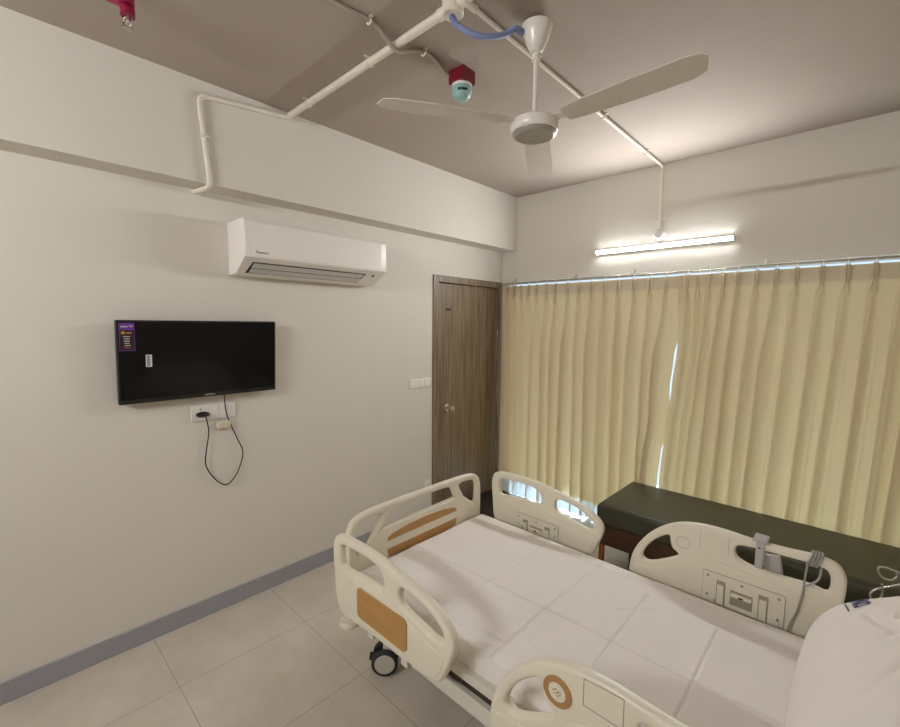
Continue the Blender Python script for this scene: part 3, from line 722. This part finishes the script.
# end boards (drawn in y,z and mirrored about the bed's middle line)
mid = 1.497
def mirror(half): return half + [(2 * mid - y, z) for y, z in half[::-1]]
end_out = mirror([(mid, .806), (1.25, .805), (1.125, .797), (1.068, .772), (1.044, .72), (1.040, .64), (1.043, .54), (1.052, .42), (1.075, .375), (1.2, .365), (mid, .362)])
end_out = [p for i, p in enumerate(end_out) if i == 0 or p != end_out[i - 1]]
end_out = end_out[:-1]
eh_l = [(1.076, .715), (1.102, .755), (1.165, .768), (1.216, .767), (1.229, .752), (1.197, .70), (1.147, .635), (1.110, .610), (1.084, .622)]
eh_r = [(2 * mid - y, z) for y, z in eh_l]
eh_m = [(1.235, .694), (1.262, .742), (1.285, .764), (1.36, .774), (mid, .776), (1.62, .774), (1.695, .766), (1.715, .744), (1.728, .712), (1.715, .698), (mid, .694), (1.26, .690)]
def end_board(name, x, inner):
    b = plate(end_out, [eh_l, eh_m, eh_r], WX(x), .018, .0125)
    eb = obj(name, b, cream, bed, 40)
    for arch in (True, False):
        w = .243
        if arch: poly = [(mid - w, .624), (mid - w + .006, .640), (mid - w + .035, .652), (mid - .12, .664), (mid, .668), (mid + .12, .664), (mid + w - .035, .652), (mid + w - .006, .640), (mid + w, .624)]
        else: poly = [(mid - w, .584), (mid - w + .01, .545), (mid - .1, .535), (mid + .1, .535), (mid + w - .01, .545), (mid + w, .584)]
        b = bmesh.new(); a, c = sorted((inner * .016, inner * .0205)); prism(b, poly, WX(x), a, c); o = obj('wood_inlay', b, wood_in, eb); tag(o, 'honey wood strip')
    rib = [(1.09, .60), (1.15, .655), (1.23, .690), (mid, .692), (2 * mid - 1.23, .690), (2 * mid - 1.15, .655), (2 * mid - 1.09, .60), (2 * mid - 1.09, .45), (mid, .43), (1.09, .45)]
    b = plate(rib, [], WX(x + inner * .0135), .0055, .005); obj('moulded_panel', b, cream, eb, 40)
    for y in (1.078, 1.916):
        b = bmesh.new(); lathe(b, [(.040, 0), (.046, .006), (.046, .020), (.040, .026)], Matrix.Translation((x - inner * .035, y, .27)), 28)
        tube(b, [(x - inner * .030, y, .29), (x - inner * .012, y, .36), (x, y, .40)], .014, 10); obj('bumper', b, cream, eb, 40)
    return eb
end_board('footboard', 1.002, 1)
end_board('headboard', 3.09, -1)
# mattress platform and base
b = bmesh.new()
for y in (1.030, 1.930): bx(b, 1.03, 3.06, y, y + .034, .468, .497, .004)
for x in (1.03, 2.0, 3.03): bx(b, x, x + .034, 1.06, 1.934, .468, .494)
obj('platform_frame', b, steel_wh, bed)
b = bmesh.new(); bx(b, 1.06, 3.03, 1.066, 1.930, .484, .498); bx(b, 1.20, 3.0, 1.072, 1.082, .40, .484); bx(b, 1.20, 3.0, 1.912, 1.922, .40, .484); obj('deck_and_gap_fill', b, dark_gap, bed)  # dark side strips added to stand for the shaded gap below
b = bmesh.new()
for y in (1.050, 1.885): bx(b, 1.13, 3.04, y, y + .06, .342, .402, .004)
for x in (1.13, 1.55, 2.3, 2.94): bx(b, x, x + .06, 1.11, 1.885, .344, .400, .004)
obj('base_frame', b, steel_wh, bed)
b = bmesh.new()
for x in (1.35, 2.55):
    for y in (1.20, 1.76):
        tube(b, [(x, y, .37), (x + .22, y, .48)], .018, 10)
obj('lift_arm', b, grey_dk, bed, 60)
for (cx, cy) in ((1.045, 1.235), (1.045, 1.76), (3.0, 1.215), (3.0, 1.78)):
    R = Matrix.Translation((cx, cy, .062)) @ Matrix.Rotation(math.radians(46), 4, 'Z')
    b = bmesh.new(); tmp = bmesh.new()
    bx(tmp, -.020, .045, -.016, .016, .020, .235, .006); bx(tmp, .0, .075, -.024, .024, .13, .385, .006); add(b, tmp, R)
    c = obj('castor', b, cream, bed)
    for s in (-1, 1):
        b = bmesh.new(); W = R @ Matrix.Translation((-.01, s * .034, 0)) @ Matrix.Rotation(s * -PI / 2, 4, 'X')
        lathe(b, [(.042, -.013), (.057, -.013), (.062, -.008), (.062, .008), (.057, .013), (.050, .013)], W, 36); o = obj('tyre', b, tyre, c, 40); tag(o, 'black castor tyre')
        b = bmesh.new(); lathe(b, [(.050, -.010), (.050, .010), (.046, .014), (.020, .015), (0, .015)], W, 36); obj('wheel_hub', b, hub_m, c, 40)
    b = bmesh.new(); tmp = bmesh.new(); bx(tmp, -.085, -.03, -.018, .018, -.002, .020, .005); add(b, tmp, R); o = obj('brake_pedal', b, tyre, c); tag(o, 'black brake pedal')
    if cx < 2:
        b = bmesh.new(); tmp = bmesh.new(); bx(tmp, -.012, .040, -.020, -.016, .10, .16); add(b, tmp, R); o = obj('label_sticker', b, offwh, c)
        b = bmesh.new(); tmp = bmesh.new(); bx(tmp, 0.0, .032, -.021, -.016, .112, .142); add(b, tmp, R); obj('label_patch', b, pinkl, c)

# ------------------------------------------------------------------ mattress and sheet
MX0, MX1, MY0, MY1, MZ0, MZ1 = 1.03, 3.06, 1.062, 1.945, .500, .557
matt = thing('mattress', 'thin bed mattress covered by a creased white sheet', 'mattress', (2.04, 1.5, MZ0))
b = bmesh.new(); bx(b, MX0 + .03, MX1 - .03, MY0 + .035, MY1 - .035, MZ0, MZ1 - .016, .014, 3); obj('foam_core', b, sheet_m, matt)
LINES = [((1.02, 1.405), (2.66, 1.458), .0034, 1), ((1.05, 1.80), (1.55, 1.835), .0022, 1), ((1.52, 1.838), (2.66, 1.935), .0024, 1), ((1.515, 1.07), (1.505, 1.46), .0030, 1), ((1.779, 1.05), (1.772, 1.45), .0042, 1), ((1.772, 1.45), (1.79, 1.90), .0020, 1),
         ((2.025, 1.80), (2.038, 1.29), .0030, 1), ((2.285, 1.76), (2.288, 1.27), .0036, 1), ((1.25, 1.42), (1.23, 1.82), .0018, 1), ((1.53, 1.45), (1.50, 1.84), .0016, 1), ((2.56, 1.06), (2.55, 1.8), .003, 1), ((1.95, 1.60), (2.08, 1.72), .0016, 1), ((2.0, 1.22), (2.12, 1.28), .0016, 1)]
def seg_d(p, a, c):
    ax, ay = a; cx_, cy_ = c; dx, dy = cx_ - ax, cy_ - ay; t_ = ((p[0] - ax) * dx + (p[1] - ay) * dy) / (dx * dx + dy * dy)
    tc = min(1, max(0, t_)); return ((p[0] - ax) - tc * dx, (p[1] - ay) - tc * dy, ((p[0] - ax) * dy - (p[1] - ay) * dx) / math.hypot(dx, dy), t_)
def sheet_h(x, y):
    z = 0.0
    for a, c, h, s in LINES:
        dx, dy, sd_, t_ = seg_d((x, y), a, c)
        d = math.hypot(dx, dy)
        if d < .05: z += h * .75 * math.exp(-((d - .004) / .016) ** 2) * (1 if d > .004 else 1) - h * 2.3 * math.exp(-(d / .0038) ** 2)
    z += .0035 * noise.noise((x * 3.1, y * 3.7, 2.0)) + .0016 * noise.noise((x * 9, y * 8, 5.0))
    r = noise.noise((x * 5 + y * 7, y * 16 - x * 5, 9.0)); e = max(0, 1 - (y - MY0) / .30)
    z += .007 * e * (1 - abs(r)) ** 4
    return z
bm = bmesh.new()
NX, NYT = 480, 210
# profile across the bed: near skirt, rounded edge, top, rounded edge, far skirt
prof = []
for k in range(9): prof.append((0, MZ0 - .004 + (MZ1 - .030 - MZ0 + .004) * k / 8, 0))
for k in range(1, 8): a = PI / 2 * k / 8; prof.append((.030 * (1 - math.cos(a)), MZ1 - .030 + .030 * math.sin(a), k / 8))
for k in range(NYT + 1): prof.append((.030 + (MY1 - MY0 - .060) * k / NYT, MZ1, 1))
for k in range(1, 8): a = PI / 2 * (1 - k / 8); prof.append((MY1 - MY0 - .030 * (1 - math.cos(a)), MZ1 - .030 + .030 * math.sin(a), 1 - k / 8))
for k in range(5): prof.append((MY1 - MY0, MZ1 - .030 - (MZ1 - .030 - MZ0) * k / 4, 0))
rows = []
for i in range(NX):
    x = MX0 + (MX1 - MX0) * i / (NX - 1); row = []
    ex = min(1, min(x - MX0, MX1 - x) / .03); dz = -.030 * (1 - math.sqrt(max(0, 1 - (1 - ex) ** 2)))
    for (dy, z, w) in prof:
        y = MY0 + dy
        zz = z + w * (sheet_h(x, y) + dz)
        yy = y
        if w < 1 and dy < .05: yy -= (1 - w) * (.012 * noise.noise((x * 14, z * 5, 1.0)) + .006 * noise.noise((x * 33, z * 4, 7.0)))
        row.append(bm.verts.new((x, yy, zz)))
    rows.append(row)
for i in range(NX - 1):
    for j in range(len(prof) - 1): bm.faces.new([rows[i][j], rows[i + 1][j], rows[i + 1][j + 1], rows[i][j + 1]])
for row in (rows[0], rows[-1]):
    bot = [bm.verts.new((row[0].co.x, v.co.y, MZ0)) for v in row]
    for j in range(len(row) - 1): bm.faces.new([row[j], row[j + 1], bot[j + 1], bot[j]])
obj('bed_sheet', bm, sheet_m, matt, 180)

# ------------------------------------------------------------------ pillow
pil = thing('pillow', 'plump white pillow with navy lettering at the head of the bed', 'pillow', (2.8, 1.52, MZ1))
PCX, PCY, PA, PB = 2.812, 1.505, .312, .430
PR = math.radians(0)
def pil_xy(u, v):
    # pillow outline with soft drawn-in sides
    x = PA * u * (1 - .05 * (1 - abs(v) ** 2)); y = PB * v * (1 - .04 * (1 - abs(u) ** 2))
    q = max(0, u * u + v * v - 1.0); s = 1 - .11 * q
    x, y = x * s, y * s
    return PCX + x * math.cos(PR) - y * math.sin(PR), PCY + x * math.sin(PR) + y * math.cos(PR)
PIL_CR = [((2.66, 1.66), (2.80, 1.30), .026, .013), ((2.70, 1.52), (2.62, 1.44), .015, .011), ((2.71, 1.46), (2.60, 1.34), .014, .010), ((2.72, 1.60), (2.90, 1.50), .022, .014), ((2.60, 1.62), (2.68, 1.55), .011, .010), ((2.62, 1.25), (2.74, 1.40), .013, .012)]
def pil_top(u, v, x, y):
    e = max(0.0, (1 - abs(u) ** 1.9)) ** .68 * max(0.0, (1 - abs(v) ** 4.0)) ** .5
    z = .065 + .285 * e * (1 + .04 * (u + .3))
    for a, c, h, w in PIL_CR:
        dx, dy, sd_, t_ = seg_d((x, y), a, c); d = math.hypot(dx, dy); z -= e * h * (math.exp(-(d / w) ** 2) - .55 * math.exp(-(d / (w * 2.6)) ** 2))
    z += e * (.016 * noise.noise((x * 6, y * 6, 3)) + .006 * noise.noise((x * 17, y * 15, 4)))
    return z
bm = bmesh.new(); n = 90
top = grid(bm, n, n, lambda a, c: (lambda u, v: (*pil_xy(u, v), MZ1 + .008 + pil_top(u, v, *pil_xy(u, v))))(a * 2 - 1, c * 2 - 1))
bot = grid(bm, n, n, lambda a, c: (lambda u, v: (*pil_xy(u, v), MZ1 + .008 + .065 - .060 * max(0, 1 - abs(u) ** 4) ** .4 * max(0, 1 - abs(v) ** 4) ** .4))(a * 2 - 1, c * 2 - 1))
bmesh.ops.remove_doubles(bm, verts=bm.verts, dist=1e-4)
obj('pillowcase', bm, pillow_m, pil, 180)
def drape(bm, lift):
    for vtx in bm.verts:
        x, y = vtx.co.x, vtx.co.y
        dx, dy = x - PCX, y - PCY
        lx = dx * math.cos(-PR) - dy * math.sin(-PR); ly = dx * math.sin(-PR) + dy * math.cos(-PR)
        u, v = lx / PA, ly / PB
        for _ in range(12):                                    # invert the outline mapping
            gx, gy = pil_xy(u, v); ddx, ddy = x - gx, y - gy
            u += (ddx * math.cos(-PR) - ddy * math.sin(-PR)) / PA; v += (ddx * math.sin(-PR) + ddy * math.cos(-PR)) / PB
        vtx.co.z = MZ1 + .008 + pil_top(max(-.99, min(.99, u)), max(-.99, min(.99, v)), x, y) + lift
LA = math.radians(-82)
LM = frame_M((2.648, 1.752, .8), (math.cos(LA), math.sin(LA), 0), (-math.sin(LA), math.cos(LA), 0))
b = text_bm('vxo', .072, LM, 0.0, 'CENTER', .0012); bmesh.ops.subdivide_edges(b, edges=b.edges, cuts=1); drape(b, .0035); o = obj('print', b, navy, pil); tag(o, 'navy printed letters')
b = bmesh.new()
for k in range(7): prism(b, [(.040 - .012 * k, -.036), (.047 - .012 * k, -.036), (.047 - .012 * k, -.0322), (.040 - .012 * k, -.0322)], LM, 0, .0006)
drape(b, .0024); obj('print', b, navy, pil)

# ------------------------------------------------------------------ handset holder and coiled cord on the far head rail
t = thing('handset_holder', 'grey plastic handset holder hooked over the far head side rail', 'holder', (2.37, 2.03, .83))
b = bmesh.new(); yi = YFAR - .021; yo = YFAR + .021
bx(b, 2.335, 2.382, yi - .012, yo + .014, .818, .831, .004); bx(b, 2.346, 2.372, yi - .011, yi - .003, .715, .824, .003); bx(b, 2.346, 2.372, yo + .005, yo + .013, .74, .824, .003)
obj('hook', b, grey_pl, t)
b = bmesh.new(); tmp = bmesh.new(); bx(tmp, -.030, .030, -.013, .013, -.09, .02, .006); add(b, tmp, Matrix.Translation((2.392, yo + .020, .735)) @ Matrix.Rotation(math.radians(-10), 4, 'Y')); obj('handset', b, grey_pl, t, 50)
b = bmesh.new(); bx(b, 2.354, 2.362, yi - .0125, yi - .010, .796, .801); obj('button', b, darkst, t)
t = thing('coiled_cord', 'grey coiled control cord wrapped around the far head side rail', 'cord', (2.51, 2.03, .80))
b = bmesh.new(); P = []
for k in range(12 * 4 + 1):
    a = 2 * PI * k / 12; P.append((2.505 + .0085 * k / 12 + .010 * math.sin(a), YFAR + .030 * math.cos(a), .805 + .026 * math.sin(a)))
P = [(2.505, YFAR - .034, .70)] + P if False else P
tube(b, P, .0042, 8); obj('coil', b, grey_dk, t, 60)
b = bmesh.new(); tube(b, catmull([(2.505, YFAR - .030, .800), (2.500, YFAR - .034, .74), (2.497, YFAR - .034, .68), (2.485, YFAR - .036, .60), (2.468, YFAR - .038, .545), (2.462, YFAR - .044, .50)], 8), .0033, 8); obj('lead', b, grey_dk, t, 60)
b = bmesh.new(); tube(b, catmull([(2.539, YFAR + .034, .815), (2.541, YFAR + .026, .77), (2.537, YFAR - .004, .735), (2.515, YFAR - .030, .718), (2.499, YFAR - .035, .71)], 8), .0038, 8); obj('lead', b, grey_pl, t, 60)

# ------------------------------------------------------------------ drip stand with wire hooks beyond the pillow
t = thing('drip_stand', 'drip stand with bent steel wire hooks beyond the pillow', 'drip stand', (2.795, 2.335, 0))
SXp, SYp = 2.795, 2.335
b = bmesh.new(); tube(b, [(SXp, SYp, .05), (SXp, SYp, .72)], .0125, 14); obj('pole', b, steel, t, 60)
b = bmesh.new(); lathe(b, [(.020, .655), (.028, .665), (.028, .72), (.018, .735), (0, .735)], Matrix.Translation((SXp, SYp, 0)), 20); o = obj('hub', b, blue_k, t, 40); tag(o, 'blue plastic hub')
for k in range(5):
    a = 2 * PI * k / 5 + .4
    b = bmesh.new(); tube(b, [(SXp, SYp, .07), (SXp + .24 * math.cos(a), SYp + .24 * math.sin(a), .05)], .011, 8); lathe(b, [(.018, 0), (.022, .01), (.022, .03), (.012, .05)], Matrix.Translation((SXp + .24 * math.cos(a), SYp + .24 * math.sin(a), 0)), 14); obj('leg', b, steel, t, 50)
def wire_hook(p0, p1, loop):
    b = bmesh.new(); tube(b, [p0, p1] , .0042, 8); tube(b, catmull([p1] + loop, 6), .0042, 8); obj('hook', b, chrome, t, 60)
wire_hook((SXp - .02, SYp, .722), (2.717, 2.32, 0.738), [(2.700, 2.313, 0.736), (2.697, 2.312, 0.718), (2.712, 2.315, 0.696), (2.735, 2.325, 0.693), (2.749, 2.332, 0.708), (2.747, 2.332, 0.724)])
wire_hook((SXp - .02, SYp, .690), (2.707, 2.32, 0.650), [(2.693, 2.315, 0.640), (2.681, 2.310, 0.618), (2.689, 2.312, 0.598), (2.707, 2.318, 0.606), (2.714, 2.322, 0.633), (2.711, 2.320, 0.668)])
wire_hook((SXp + .02, SYp, .722), (2.910, 2.44, 0.738), [(2.927, 2.447, 0.736), (2.930, 2.448, 0.718), (2.915, 2.445, 0.696), (2.892, 2.435, 0.693), (2.880, 2.43, 0.708)])
wire_hook((SXp + .02, SYp, .690), (2.920, 2.40, 0.650), [(2.934, 2.405, 0.640), (2.946, 2.41, 0.618), (2.938, 2.408, 0.598), (2.920, 2.402, 0.606), (2.913, 2.40, 0.633)])

# ------------------------------------------------------------------ daylight
w = bpy.data.worlds.new('sky'); scene.world = w; w.use_nodes = True
bg = w.node_tree.nodes['Background']; bg.inputs[0].default_value = (0.74, 0.85, 1.0, 1); bg.inputs[1].default_value = 1.0
sl = bpy.data.lights.new('sun', 'SUN'); sl.energy = 15.0; sl.angle = math.radians(1.2); sl.color = (0.70, 0.87, 1.0)
so_ = bpy.data.objects.new('sun', sl); COL.objects.link(so_)
so_.rotation_euler = Vector((0.12, -1.0, -1.95)).to_track_quat('-Z', 'Y').to_euler(); so_.location = (2, 8, 9)

# ------------------------------------------------------------------ camera
cd = bpy.data.cameras.new('camera'); cd.sensor_width = 36.0; cd.lens = 440.0 / 900.0 * 36.0; cd.clip_start = .02
cam = bpy.data.objects.new('camera', cd); COL.objects.link(cam)
R3 = Matrix(((0.7260583296024543, -0.06765003952341261, 0.6842972849335108), (0.6875741714068913, 0.05839445714101589, -0.7237622856914645), (0.009003378755819587, 0.9959987748625432, 0.08891220188080198)))
cam.matrix_world = Matrix.Translation((2.60555626, 0.0, 1.65)) @ R3.to_4x4()
scene.camera = cam
vs = scene.view_settings; vs.view_transform = 'Standard'; vs.look = 'None'; vs.gamma = 1.0; vs.use_curve_mapping = False; vs.exposure = 0.42
scene.cycles.max_bounces = 10; scene.cycles.diffuse_bounces = 6; scene.cycles.transparent_max_bounces = 12
scene.cycles.sample_clamp_indirect = 6.0
